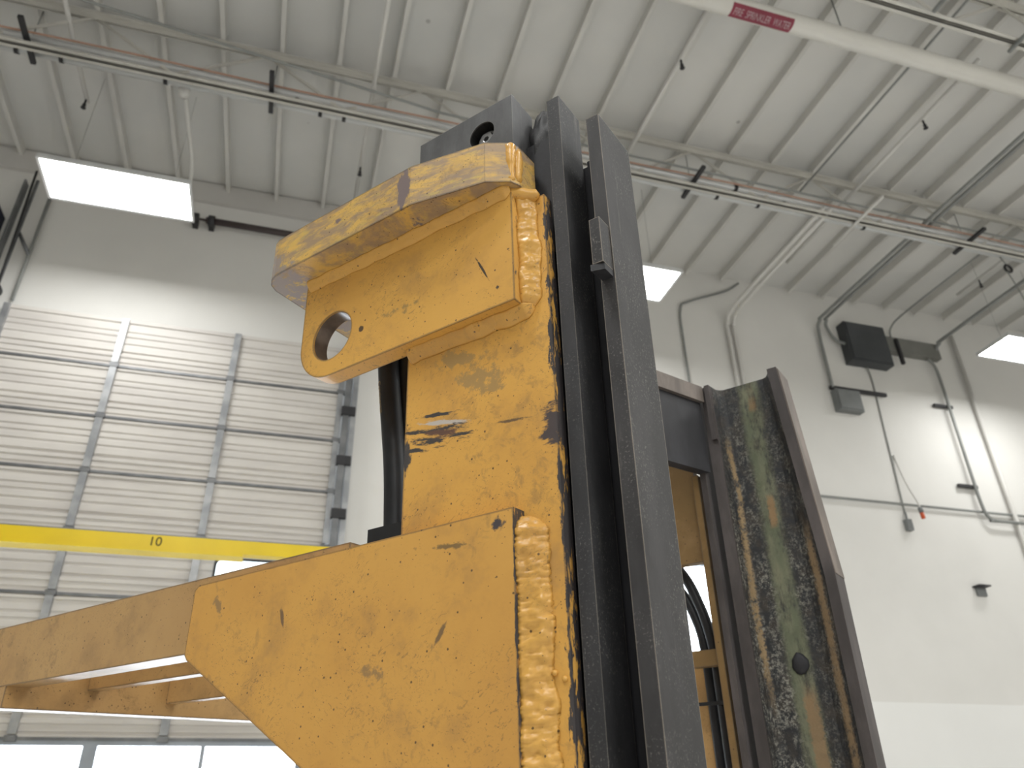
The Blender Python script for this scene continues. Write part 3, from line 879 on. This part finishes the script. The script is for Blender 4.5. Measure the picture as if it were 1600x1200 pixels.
# yellow gantry beam in front of the door ----------------------------
g = empty('gantry_crane', (-0.5, 6.0, 0.0))
tag(g, 'bright yellow gantry beam marked 10 standing before the roll-up door', 'gantry crane')
YG = 6.0
wbox('beam_web', (-3.2, YG - 0.005, 1.80), (1.62, YG + 0.06, 1.905), M['crane'], g, 0.004)
wbox('beam_face', (-3.2, YG - 0.03, 1.80), (1.62, YG - 0.005, 1.902), M['crane'], g, 0.004)
wbox('lower_flange', (-3.2, YG - 0.05, 1.775), (-0.30, YG + 0.09, 1.80), M['crane'], g)
rows = Matrix(((1, 0, 0, -0.92 - g.location.x), (0, 0, -1, YG - 0.0315 - g.location.y), (0, 1, 0, 1.85 + H), (0, 0, 0, 1)))
text_mesh('beam_lettering', '10', 0.095, M['ink'], rows, g, 0.0005, 1.0)
for x in (-3.0, 1.35):
    for s_ in (-1, 1):
        wtube('leg', [(x, YG + 0.03 + s_ * 0.03, 1.78), (x, YG + 0.03 + s_ * 0.32, -H + 0.1)], 0.045, M['crane'], g)
    wbox('foot', (x - 0.06, YG - 0.45, -H), (x + 0.06, YG + 0.5, -H + 0.12), M['crane'], g)

# lit lamps -----------------------------------------------------------
def lamp(x0, x1, y0, y1, z, label, group=None, cord=False, mat='lamp'):
    t = empty('high_bay_light', ((x0 + x1) / 2, (y0 + y1) / 2, z + H))
    tag(t, label, 'ceiling light', group)
    cx, cy = t.location.x, t.location.y
    bm = bmesh.new()
    # tapered housing open below, with a lip
    hx, hy = (x1 - x0) / 2, (y1 - y0) / 2
    def rect(k, zz):
        return [bm.verts.new((sx * (hx + k), sy * (hy + k), zz)) for sx, sy in ((-1, -1), (1, -1), (1, 1), (-1, 1))]
    r0, r1, r2, r3 = rect(0.0, 0.0), rect(0.025, -0.005), rect(0.02, 0.05), rect(-0.12, 0.13)
    for a, b in ((r0, r1), (r1, r2), (r2, r3)):
        for i in range(4):
            bm.faces.new((a[i], a[(i + 1) % 4], b[(i + 1) % 4], b[i]))
    bm.faces.new(r3)
    finish('housing', bm, M['housing'], t)
    bm = bmesh.new()
    bm.faces.new([bm.verts.new((sx * hx, sy * hy, 0.004)) for sx, sy in ((-1, -1), (-1, 1), (1, 1), (1, -1))])
    finish('lamp_panel', bm, M[mat], t)
    for sx in (-1, 1):
        bm = bmesh.new()
        add_tube(bm, [(sx * hx * 0.7, 0, 0.12), (sx * hx * 0.7, 0, ZR - z)], 0.002, 6)
        finish('hanger_wire', bm, M['conduitd'], t, True)
    if cord:
        bm = bmesh.new()
        add_tube(bm, catmull([(hx * 0.98, -hy * 0.5, 0.02), (hx * 0.95, -hy * 0.8, 0.35), (hx * 0.80, -hy * 1.6, 0.75), (hx * 0.72, -hy * 2.2, 0.98)], 8), 0.02, 8)
        finish('power_cord', bm, M['whitepipe'], t, True)
        bm = bmesh.new()
        add_tube(bm, [(hx * 0.72, -hy * 2.2, 0.86), (hx * 0.72, -hy * 2.2, 1.0)], [0.05, 0.065], 12)
        finish('cord_box', bm, M['whitepipe'], t, True)
    return t
LZ_ = 5.5
lamp(-2.67, -1.36, 6.22, 6.75, LZ_, 'lit high bay light hanging over the roll-up door', None, True, 'lampw')
lamp(2.66, 3.97, 6.22, 6.78, LZ_, 'lit high bay light peeking out behind the mast rails', None, False, 'lampw')
lamp(8.82, 10.13, 6.30, 6.80, LZ_, 'lit high bay light hanging right of the electrical enclosure', None, False, 'lampw')
for y in (-0.1, -2.9, -5.7, -8.5):  # rows out of view, added closely spaced to brighten the hall
    for x in (-2.0, 3.3, 9.0, 14.4):
        lamp(x - 0.655, x + 0.655, y - 0.27, y + 0.27, LZ_, 'lit high bay light in the unseen added rows over the open floor', 'unseen high bay lights over the open floor')

# ================================================================== THE FORKLIFT
truck = bpy.data.objects.new('forklift', None)
COL.objects.link(truck)
RT = Matrix((TU, TV, TW)).transposed()
truck.matrix_world = Matrix.Translation(Vector((0, 0, H)) + RT @ ORG) @ RT.to_4x4()
tag(truck, 'worn yellow forklift frame with black mast rails', 'forklift')
def tbox(name, u, v, w, mat, bevel=0.0, parent=None, seg=2):
    bm = bmesh.new()
    add_box(bm, tl(u[0], v[0], w[0]), tl(u[1], v[1], w[1]))
    return finish(name, bm, mat, parent or truck, False, bevel, seg)
def tprism_uw(name, poly, v, mat, bevel=0.0, hole=None, parent=None):
    bm = bmesh.new()
    add_prism(bm, [(p[0] - OU, p[1] - OW) for p in poly], 1, v[0] - OV, v[1] - OV, [(p[0] - OU, p[1] - OW) for p in hole] if hole else None)
    return finish(name, bm, mat, parent or truck, False, bevel)
def tprism_uv(name, poly, w, mat, bevel=0.0, parent=None):
    bm = bmesh.new()
    add_prism(bm, [(p[0] - OU, p[1] - OV) for p in poly], 2, w[0] - OW, w[1] - OW)
    return finish(name, bm, mat, parent or truck, False, bevel)
def ttube(name, pts, r, mat, parent=None, seg=12, smooth=True):
    bm = bmesh.new()
    add_tube(bm, [tl(*p) for p in pts], r, seg)
    return finish(name, bm, mat, parent or truck, smooth)
def weld(name, a, b, n1, n2, r1, r2, parent, pitch=0.006, amp=0.16, seed=0.0, mat=None, lump=0.35):
    """weld bead from a to b: half-buried bead with ripples and lumps; n1,n2 cross-section axes"""
    A, B = tl(*a), tl(*b)
    n1, n2 = Vector(n1).normalized(), Vector(n2).normalized()
    Ln = (B - A).length
    N = max(8, int(Ln / (pitch / 3.0)))
    seg = 14
    bm = bmesh.new()
    rings = []
    for i in range(N + 1):
        t = i / N
        p = A.lerp(B, t)
        endk = min(1.0, min(t, 1 - t) * Ln / (0.7 * min(r1, r2)) + 0.25)
        endk = math.sqrt(min(1, endk))
        rip = 1 + amp * 0.5 * math.sin(2 * math.pi * t * Ln / pitch + 1.5 * mnoise.noise(Vector((t * Ln * 40, seed, 0))))
        wob = 1 + lump * mnoise.noise(Vector((t * Ln * 28, seed + 5.1, 1.0)))
        ring = []
        for k in range(seg):
            an = 2 * math.pi * k / seg
            d = 1 + 0.16 * mnoise.noise(Vector((t * Ln * 120, math.cos(an) * 1.6 + seed, math.sin(an) * 1.6)))
            ring.append(bm.verts.new(p + (n1 * math.cos(an) * r1 + n2 * math.sin(an) * r2) * rip * wob * d * endk))
        rings.append(ring)
    for x, y in zip(rings[:-1], rings[1:]):
        for k in range(seg):
            bm.faces.new((x[k], x[(k + 1) % seg], y[(k + 1) % seg], y[k]))
    bm.faces.new(rings[0][::-1])
    bm.faces.new(rings[-1])
    return finish(name, bm, mat or M['weld'], parent, True)
def floor_w(u, v):                      # truck height at which a point (u,v) meets the floor
    return (-H - TU.z * u - TV.z * v) / TW.z

V0 = 0.779          # outer face of the upright plate
# --- upright plate
up_pl = tbox('upright_plate', (-0.7135, -0.453), (V0, 0.800), (floor_w(-.58, .79), 0.783), M['upright'], 0.0035)
# --- lug plate with eye
hole_c, hole_r = (-0.857, 0.667), 0.0445
out = [(-0.4915, 0.793), (-0.932, 0.793)] + circle(hole_c, 0.075, 14, math.pi, 1.5 * math.pi)[1:] + [(-0.4915, 0.594)]
out[1] = (-0.932, 0.793)
lug = tprism_uw('lug_plate', out, (0.748, V0), M['lug'], 0.0, circle(hole_c, hole_r, 40))
# bore lining of the eye
bm = bmesh.new()
ring0, ring1 = [], []
for p in circle(hole_c, hole_r - 0.0006, 40):
    ring0.append(bm.verts.new(tl(p[0], 0.7505, p[1])))
    ring1.append(bm.verts.new(tl(p[0], V0 - 0.001, p[1])))
for i in range(40):
    bm.faces.new((ring0[i], ring0[(i + 1) % 40], ring1[(i + 1) % 40], ring1[i]))
finish('eye_bore', bm, M['borebrown'], lug, True)
# --- top plate
tp_poly = [(-0.935, 0.6885), (-0.639, 0.6875), (-0.515, 0.7145), (-0.484, 0.737), (-0.478, 0.752), (-0.478, 0.797), (-0.53, 0.86), (-0.62, 0.93), (-1.003, 0.93), (-1.000, 0.881), (-0.992, 0.798), (-0.986, 0.721), (-0.978, 0.704), (-0.965, 0.694), (-0.952, 0.6895)]
tp = tprism_uv('top_plate', tp_poly, (0.793, 0.871), M['topplate'], 0.0025)
# --- block on the plate, with counterbored bolt
blk_hole = (-0.564, 0.966)
bm = bmesh.new()
rect_b = [(-0.700, 0.871), (-0.502, 0.871), (-0.502, 1.020), (-0.700, 1.019)]
add_prism(bm, [(p[0] - OU, p[1] - OW) for p in rect_b], 1, 0.775 - OV, 0.803 - OV, [(p[0] - OU, p[1] - OW) for p in circle(blk_hole, 0.0255, 32)])
blk = finish('top_block', bm, M['block'], truck, False, 0.0)
bm = bmesh.new()
add_box(bm, tl(-0.6995, 0.8025, 0.871), tl(-0.5025, 0.838, 1.0195))
finish('block_back', bm, M['block'], blk, False, 0.002)
bm = bmesh.new()
r0, r1 = [], []
for p in circle(blk_hole, 0.0250, 32):
    r0.append(bm.verts.new(tl(p[0], 0.7775, p[1])))
    r1.append(bm.verts.new(tl(p[0], 0.8020, p[1])))
for i in range(32):
    bm.faces.new((r0[i], r0[(i + 1) % 32], r1[(i + 1) % 32], r1[i]))
bm.faces.new(r1)
finish('counterbore', bm, M['bore'], blk, False)
c2 = (blk_hole[0], blk_hole[1])
bm = bmesh.new()
add_prism(bm, [(p[0] - OU, p[1] - OW) for p in circle(c2, 0.0195, 28)], 1, 0.792 - OV, 0.8018 - OV, [(p[0] - OU, p[1] - OW) for p in circle(c2, 0.0155, 28)])
washer = finish('washer', bm, M['bolt'], blk, False)
bm = bmesh.new()
add_prism(bm, [(p[0] - OU, p[1] - OW) for p in circle(c2, 0.0125, 24)], 1, 0.787 - OV, 0.8015 - OV, [(p[0] - OU, p[1] - OW) for p in circle(c2, 0.0055, 6)])
finish('bolt', bm, M['bolt'], blk, False, 0.001)
# thin rough lip on the block's top edge
for k, (u0, u1) in enumerate(((-0.63, -0.60), (-0.545, -0.535), (-0.69, -0.67))):
    tbox('burr', (u0, u1), (0.785, 0.80), (1.0195, 1.0225), M['block'], 0.0008, blk)
# --- gusset plate
gp = [(-0.5085, 0.300), (-1.126, 0.2965), (-1.136, 0.289), (-1.137, 0.190), (-1.129, 0.181), (-0.848, 0.022), (-0.74, -0.05), (-0.70, -0.10), (-0.70, -0.7), (-0.5085, -0.7)]
gus = tprism_uw('gusset_plate', gp, (0.755, V0), M['gusset'], 0.0016)
# --- arm beams to the rear and the cross beam
arm = tbox('arm_beam', (-2.10, -0.812), (V0, 0.828), (0.196, 0.316), M['arm'], 0.002)
tbox('inner_beam', (-1.75, -0.80), (0.945, 0.972), (0.198, 0.30), M['arm'], 0.002)
tbox('inner_beam', (-1.75, -0.80), (1.135, 1.160), (0.182, 0.295), M['arm'], 0.002)
xb = tbox('cross_beam', (-1.80, -1.75), (0.7795, 2.0), (0.155, 0.30), M['arm'], 0.002)
tbox('arm_beam', (-2.10, -0.95), (1.93, 1.975), (0.196, 0.316), M['arm'], 0.002)
for u_, v_ in ((-2.07, 0.803), (-2.07, 1.95)):
    tbox('rear_post', (u_ - 0.03, u_ + 0.03), (v_ - 0.02, v_ + 0.02), (floor_w(u_, v_), 0.20), M['arm'], 0.003)
# --- welds
def fillet(name, a, b, d1, d2, l1, l2, parent, bulge=0.12, amp=0.10, pitch=0.012, fine=0.05, seed=0.0, ends=True):
    """painted fillet weld in the corner line a-b, legs l1 along d1 and l2 along d2"""
    A, B = tl(*a), tl(*b)
    D1, D2 = Vector(d1), Vector(d2)
    Ln = (B - A).length
    N = max(10, int(Ln / 0.0025))
    K = 9
    out_n = (D1 * l2 + D2 * l1).normalized()
    bm = bmesh.new()
    rings = []
    for i in range(N + 1):
        t = i / N
        x = t * Ln
        p = A.lerp(B, t)
        ek = 1.0
        if ends:
            ek = math.sqrt(max(0.0, min(1.0, (min(x, Ln - x) + 0.0015) / (0.6 * max(l1, l2)))))
        w1 = 1 + 0.22 * mnoise.noise(Vector((x * 35, seed, 0.3)))
        w2 = 1 + 0.22 * mnoise.noise(Vector((x * 35, seed + 9, 0.3)))
        ring = [bm.verts.new(p - (D1 + D2) * 0.002)]
        for k in range(K + 1):
            s_ = k / K
            q = p + D1 * (l1 * w1 * (1 - s_)) * ek + D2 * (l2 * w2 * s_) * ek
            hgt = bulge * 4 * s_ * (1 - s_)
            hgt += amp * math.sin(2 * math.pi * x / pitch + 2.5 * (s_ - 0.5) ** 2 * 4 + 3 * mnoise.noise(Vector((x * 30, seed, 2)))) * (0.3 + 0.7 * 4 * s_ * (1 - s_)) * 0.16
            hgt += amp * mnoise.noise(Vector((x * 60, s_ * 2.2, seed)))
            hgt += fine * mnoise.noise(Vector((x * 260, s_ * 8, seed + 3)))
            ring.append(bm.verts.new(q + out_n * (hgt * min(l1, l2) * ek)))
        rings.append(ring)
    for r0_, r1_ in zip(rings[:-1], rings[1:]):
        for k in range(K + 2):
            kk = (k + 1) % (K + 2)
            bm.faces.new((r0_[k], r0_[kk], r1_[kk], r1_[k]))
    bm.faces.new(rings[0][::-1])
    bm.faces.new(rings[-1])
    return finish(name, bm, M['weld'], parent, True)
fillet('weld_bead', (-0.928, 0.748, 0.793), (-0.492, 0.748, 0.793), (0, -1, 0), (0, 0, -1), 0.013, 0.017, lug, 0.12, 0.08, 0.03, 0.03, 1.0)
fillet('weld_bead', (-0.4915, V0, 0.588), (-0.4915, V0, 0.792), (0, -1, 0), (1, 0, 0), 0.019, 0.027, lug, 0.20, 0.16, 0.013, 0.16, 2.0)
fillet('weld_bead', (-0.7125, V0, 0.594), (-0.478, V0, 0.594), (0, -1, 0), (0, 0, -1), 0.016, 0.020, lug, 0.14, 0.08, 0.03, 0.03, 3.0)
weld('weld_bead', (-0.489, 0.742, 0.795), (-0.487, 0.741, 0.872), (1, 0, 0), (0, 1, 0), 0.010, 0.008, tp, 0.017, 0.10, 4.0)
weld('weld_bead', (-0.505, 0.750, 0.791), (-0.462, 0.779, 0.783), (0.6, -0.5, 0), (0, 0, 1), 0.010, 0.010, tp, 0.02, 0.12, 5.0)
weld('weld_bead', (-0.480, 0.752, 0.800), (-0.479, 0.754, 0.866), (1, 0, 0), (0, 1, 0), 0.005, 0.008, tp, 0.02, 0.12, 5.5)
fillet('weld_bead', (-0.5085, V0, -0.7), (-0.5085, V0, 0.292), (0, -1, 0), (1, 0, 0), 0.0225, 0.037, gus, 0.10, 0.20, 0.021, 0.22, 6.0)
for u_, v_, w_ in ((-0.474, 0.777, 0.106), (-0.462, 0.778, 0.099)):
    bm = bmesh.new()
    bmesh.ops.create_icosphere(bm, subdivisions=2, radius=0.0035, matrix=Matrix.Translation(tl(u_, v_, w_)))
    finish('weld_spatter', bm, M['weld'], gus, True)
# --- near mast rails
r1 = tbox('mast_rail', (-0.4445, -0.4222), (0.790, 0.856), (floor_w(-.43, .82), 0.979), M['rail'], 0.0025)
r1['label'] = 'dusty black rail beside the yellow plate'
tbox('rail_web', (-0.62, -0.4446), (0.842, 0.856), (floor_w(-.53, .85), 0.93), M['dark'], 0.0, r1)
tbox('rail_web', (-0.62, -0.598), (0.801, 0.842), (floor_w(-.61, .82), 0.93), M['dark'], 0.0, r1)
r2 = tbox('mast_rail', (-0.383, -0.361), (0.800, 0.903), (floor_w(-.37, .85), 0.910), M['railb'], 0.0025)
r2['label'] = 'worn black rail with a stop block'
tbox('rail_web', (-0.56, -0.3831), (0.868, 0.884), (floor_w(-.47, .87), 0.885), M['dark'], 0.0, r2)
tbox('roller_bracket', (-0.4221, -0.3831), (0.872, 0.895), (0.80, 0.90), M['dark'], 0.004, r2)
bm = bmesh.new()
add_box(bm, tl(-0.3795, 0.772, 0.617), tl(-0.3635, 0.800, 0.692))
sb = finish('stop_block', bm, M['railb'], r2, False, 0.002)
bm = bmesh.new()
add_prism(bm, [(-0.382 - OU, 0.770 - OV), (-0.3635 - OU, 0.776 - OV), (-0.3635 - OU, 0.80 - OV), (-0.380 - OU, 0.80 - OV)], 2, 0.606 - OW, 0.616 - OW)
finish('stop_lip', bm, M['dark'], r2, False, 0.001)
# rough lump between the block and the first rail
bm = bmesh.new()
bmesh.ops.create_icosphere(bm, subdivisions=4, radius=1.0)
for v in bm.verts:
    d = 1 + 0.25 * mnoise.noise(v.co * 2.5) + 0.10 * mnoise.noise(v.co * 9)
    v.co = tl(-0.476, 0.845, 0.93) + Vector((v.co.x * 0.034, v.co.y * 0.03, v.co.z * 0.085)) * d
finish('wear_pad', bm, M['rail'], truck, True)
tbox('pad_backing', (-0.53, -0.4446), (0.815, 0.841), (0.70, 0.93), M['dark'], 0.002)
# --- hoses behind the upright
def hose(pts, r, name='hydraulic_hose', parent=None):
    return ttube(name, catmull(pts, 10), r, M['rubber'], parent, 16)
h1 = hose([(-0.845, 0.862, 0.80), (-0.838, 0.862, 0.68), (-0.823, 0.862, 0.56), (-0.808, 0.862, 0.45), (-0.801, 0.862, 0.34)], 0.0185)
hose([(-0.819, 0.893, 0.80), (-0.818, 0.893, 0.67), (-0.812, 0.893, 0.5), (-0.806, 0.893, 0.34)], 0.0195)
tbox('hose_clamp', (-0.829, -0.75), (0.830, 0.92), (0.300, 0.349), M['rubber'], 0.003)
# gold lettering running down the hose
tdir = (tl(-0.820, 0.862, 0.53) - tl(-0.834, 0.862, 0.63)).normalized()
nrm = Vector((-0.38, -0.92, 0)).normalized()
nrm = (nrm - tdir * nrm.dot(tdir)).normalized()
bit = nrm.cross(tdir)
mt = Matrix((tdir, bit, nrm)).transposed().to_4x4()
mt.translation = tl(-0.827, 0.862, 0.585) + nrm * 0.0187
text_mesh('hose_lettering', 'Continental', 0.012, M['gold'], mt, h1, 0.0001, 1.1)

# --- far side of the mast
fw = floor_w(-.53, 1.93)
far_top = [(-0.632, 1.905), (-0.607, 1.905), (-0.6035, 1.930), (-0.5965, 1.940), (-0.586, 1.945), (-0.476, 1.945), (-0.465, 1.940), (-0.456, 1.925), (-0.4485, 1.904), (-0.4485, 1.985), (-0.632, 1.985)]
far_low = [(-0.632, 1.905), (-0.607, 1.905), (-0.6035, 1.930), (-0.5965, 1.940), (-0.586, 1.945), (-0.462, 1.945), (-0.452, 1.939), (-0.433, 1.921), (-0.4115, 1.904), (-0.4115, 1.985), (-0.632, 1.985)]
bm = bmesh.new()
rg = []
for prof_, w_ in ((far_low, fw), (far_low, 0.30), (far_low, 0.41), ([((a[0] + b[0]) / 2, (a[1] + b[1]) / 2) for a, b in zip(far_low, far_top)], 0.686), (far_top, 0.962)):
    rg.append([bm.verts.new(tl(p[0], p[1], w_)) for p in prof_])
for a, b in zip(rg[:-1], rg[1:]):
    for k in range(len(a)):
        kk = (k + 1) % len(a)
        bm.faces.new((a[k], a[kk], b[kk], b[k]))
bm.faces.new(rg[0][::-1])
bm.faces.new(rg[-1])
chan = finish('far_mast_channel', bm, M['grease'], truck, False, 0.0)
chan['label'] = 'far mast channel streaked with green and tan grease'
tprism_uw('flange_face', [(-0.4495, 0.964), (-0.4125, 0.41), (-0.4125, fw), (-0.3885, fw), (-0.3885, 0.41), (-0.4245, 0.964)], (1.9000, 1.985), M['farrail'], 0.001, None, chan)
tprism_uw('flange_front', [(-0.4245, 0.958), (-0.3885, 0.41), (-0.3870, 0.41), (-0.4205, 0.958)], (1.9020, 1.985), M['brownsteel'], 0.0005, None, chan)
tbox('flange_face', (-0.636, -0.608), (1.8960, 1.905), (fw, 0.962), M['farrail'], 0.001, chan)
tbox('flange_ridge', (-0.622, -0.609), (1.886, 1.8955), (0.80, 0.962), M['farrail'], 0.001, chan)
tbox('rear_rail', (-0.668, -0.652), (1.880, 1.985), (fw, 0.962), M['farrail'], 0.002, chan)
# grease lump in the channel
bm = bmesh.new()
bmesh.ops.create_icosphere(bm, subdivisions=3, radius=1.0)
for v in bm.verts:
    d = 1 + 0.2 * mnoise.noise(v.co * 2.3)
    v.co = tl(-0.517, 1.945, 0.226) + Vector((v.co.x * 0.020, v.co.y * 0.008, v.co.z * 0.024)) * d
finish('grease_lump', bm, M['dark'], chan, True)
# bowed cross member between the two mast sides
def bow(off, v0=0.87):
    return [(-0.640 + off, 1.888), (-0.80 + off, 1.43), (-0.80 + off, 1.25), (-0.640 + off, v0)]
a, b = bow(0.0), bow(-0.03)
xm = tprism_uv('cross_member', a + b[::-1], (0.712, 0.915), M['dark'], 0.001)
a, b = bow(0.012), bow(-0.03)
tprism_uv('cross_member_lip', a + b[::-1], (0.915, 0.962), M['brownsteel'], 0.002, xm)
# far yellow frame seen through the mast
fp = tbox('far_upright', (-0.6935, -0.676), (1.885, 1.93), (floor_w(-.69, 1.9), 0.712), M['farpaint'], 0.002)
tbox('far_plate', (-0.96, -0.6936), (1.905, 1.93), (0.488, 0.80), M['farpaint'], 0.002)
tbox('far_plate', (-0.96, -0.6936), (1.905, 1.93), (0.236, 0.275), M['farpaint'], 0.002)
tbox('far_plate', (-0.88, -0.762), (1.99, 2.01), (floor_w(-.76, 2.0), 0.26), M['arm'], 0.002)
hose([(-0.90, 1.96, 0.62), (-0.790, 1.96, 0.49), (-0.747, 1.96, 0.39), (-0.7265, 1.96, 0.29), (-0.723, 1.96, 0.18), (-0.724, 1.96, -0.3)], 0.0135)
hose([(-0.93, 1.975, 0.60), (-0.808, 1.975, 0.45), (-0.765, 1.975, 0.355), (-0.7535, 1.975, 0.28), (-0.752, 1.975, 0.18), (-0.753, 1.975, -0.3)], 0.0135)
tbox('hose_clip', (-0.785, -0.705), (1.940, 1.946), (0.152, 0.160), M['rubber'], 0.001)
bpy.context.view_layer.update()
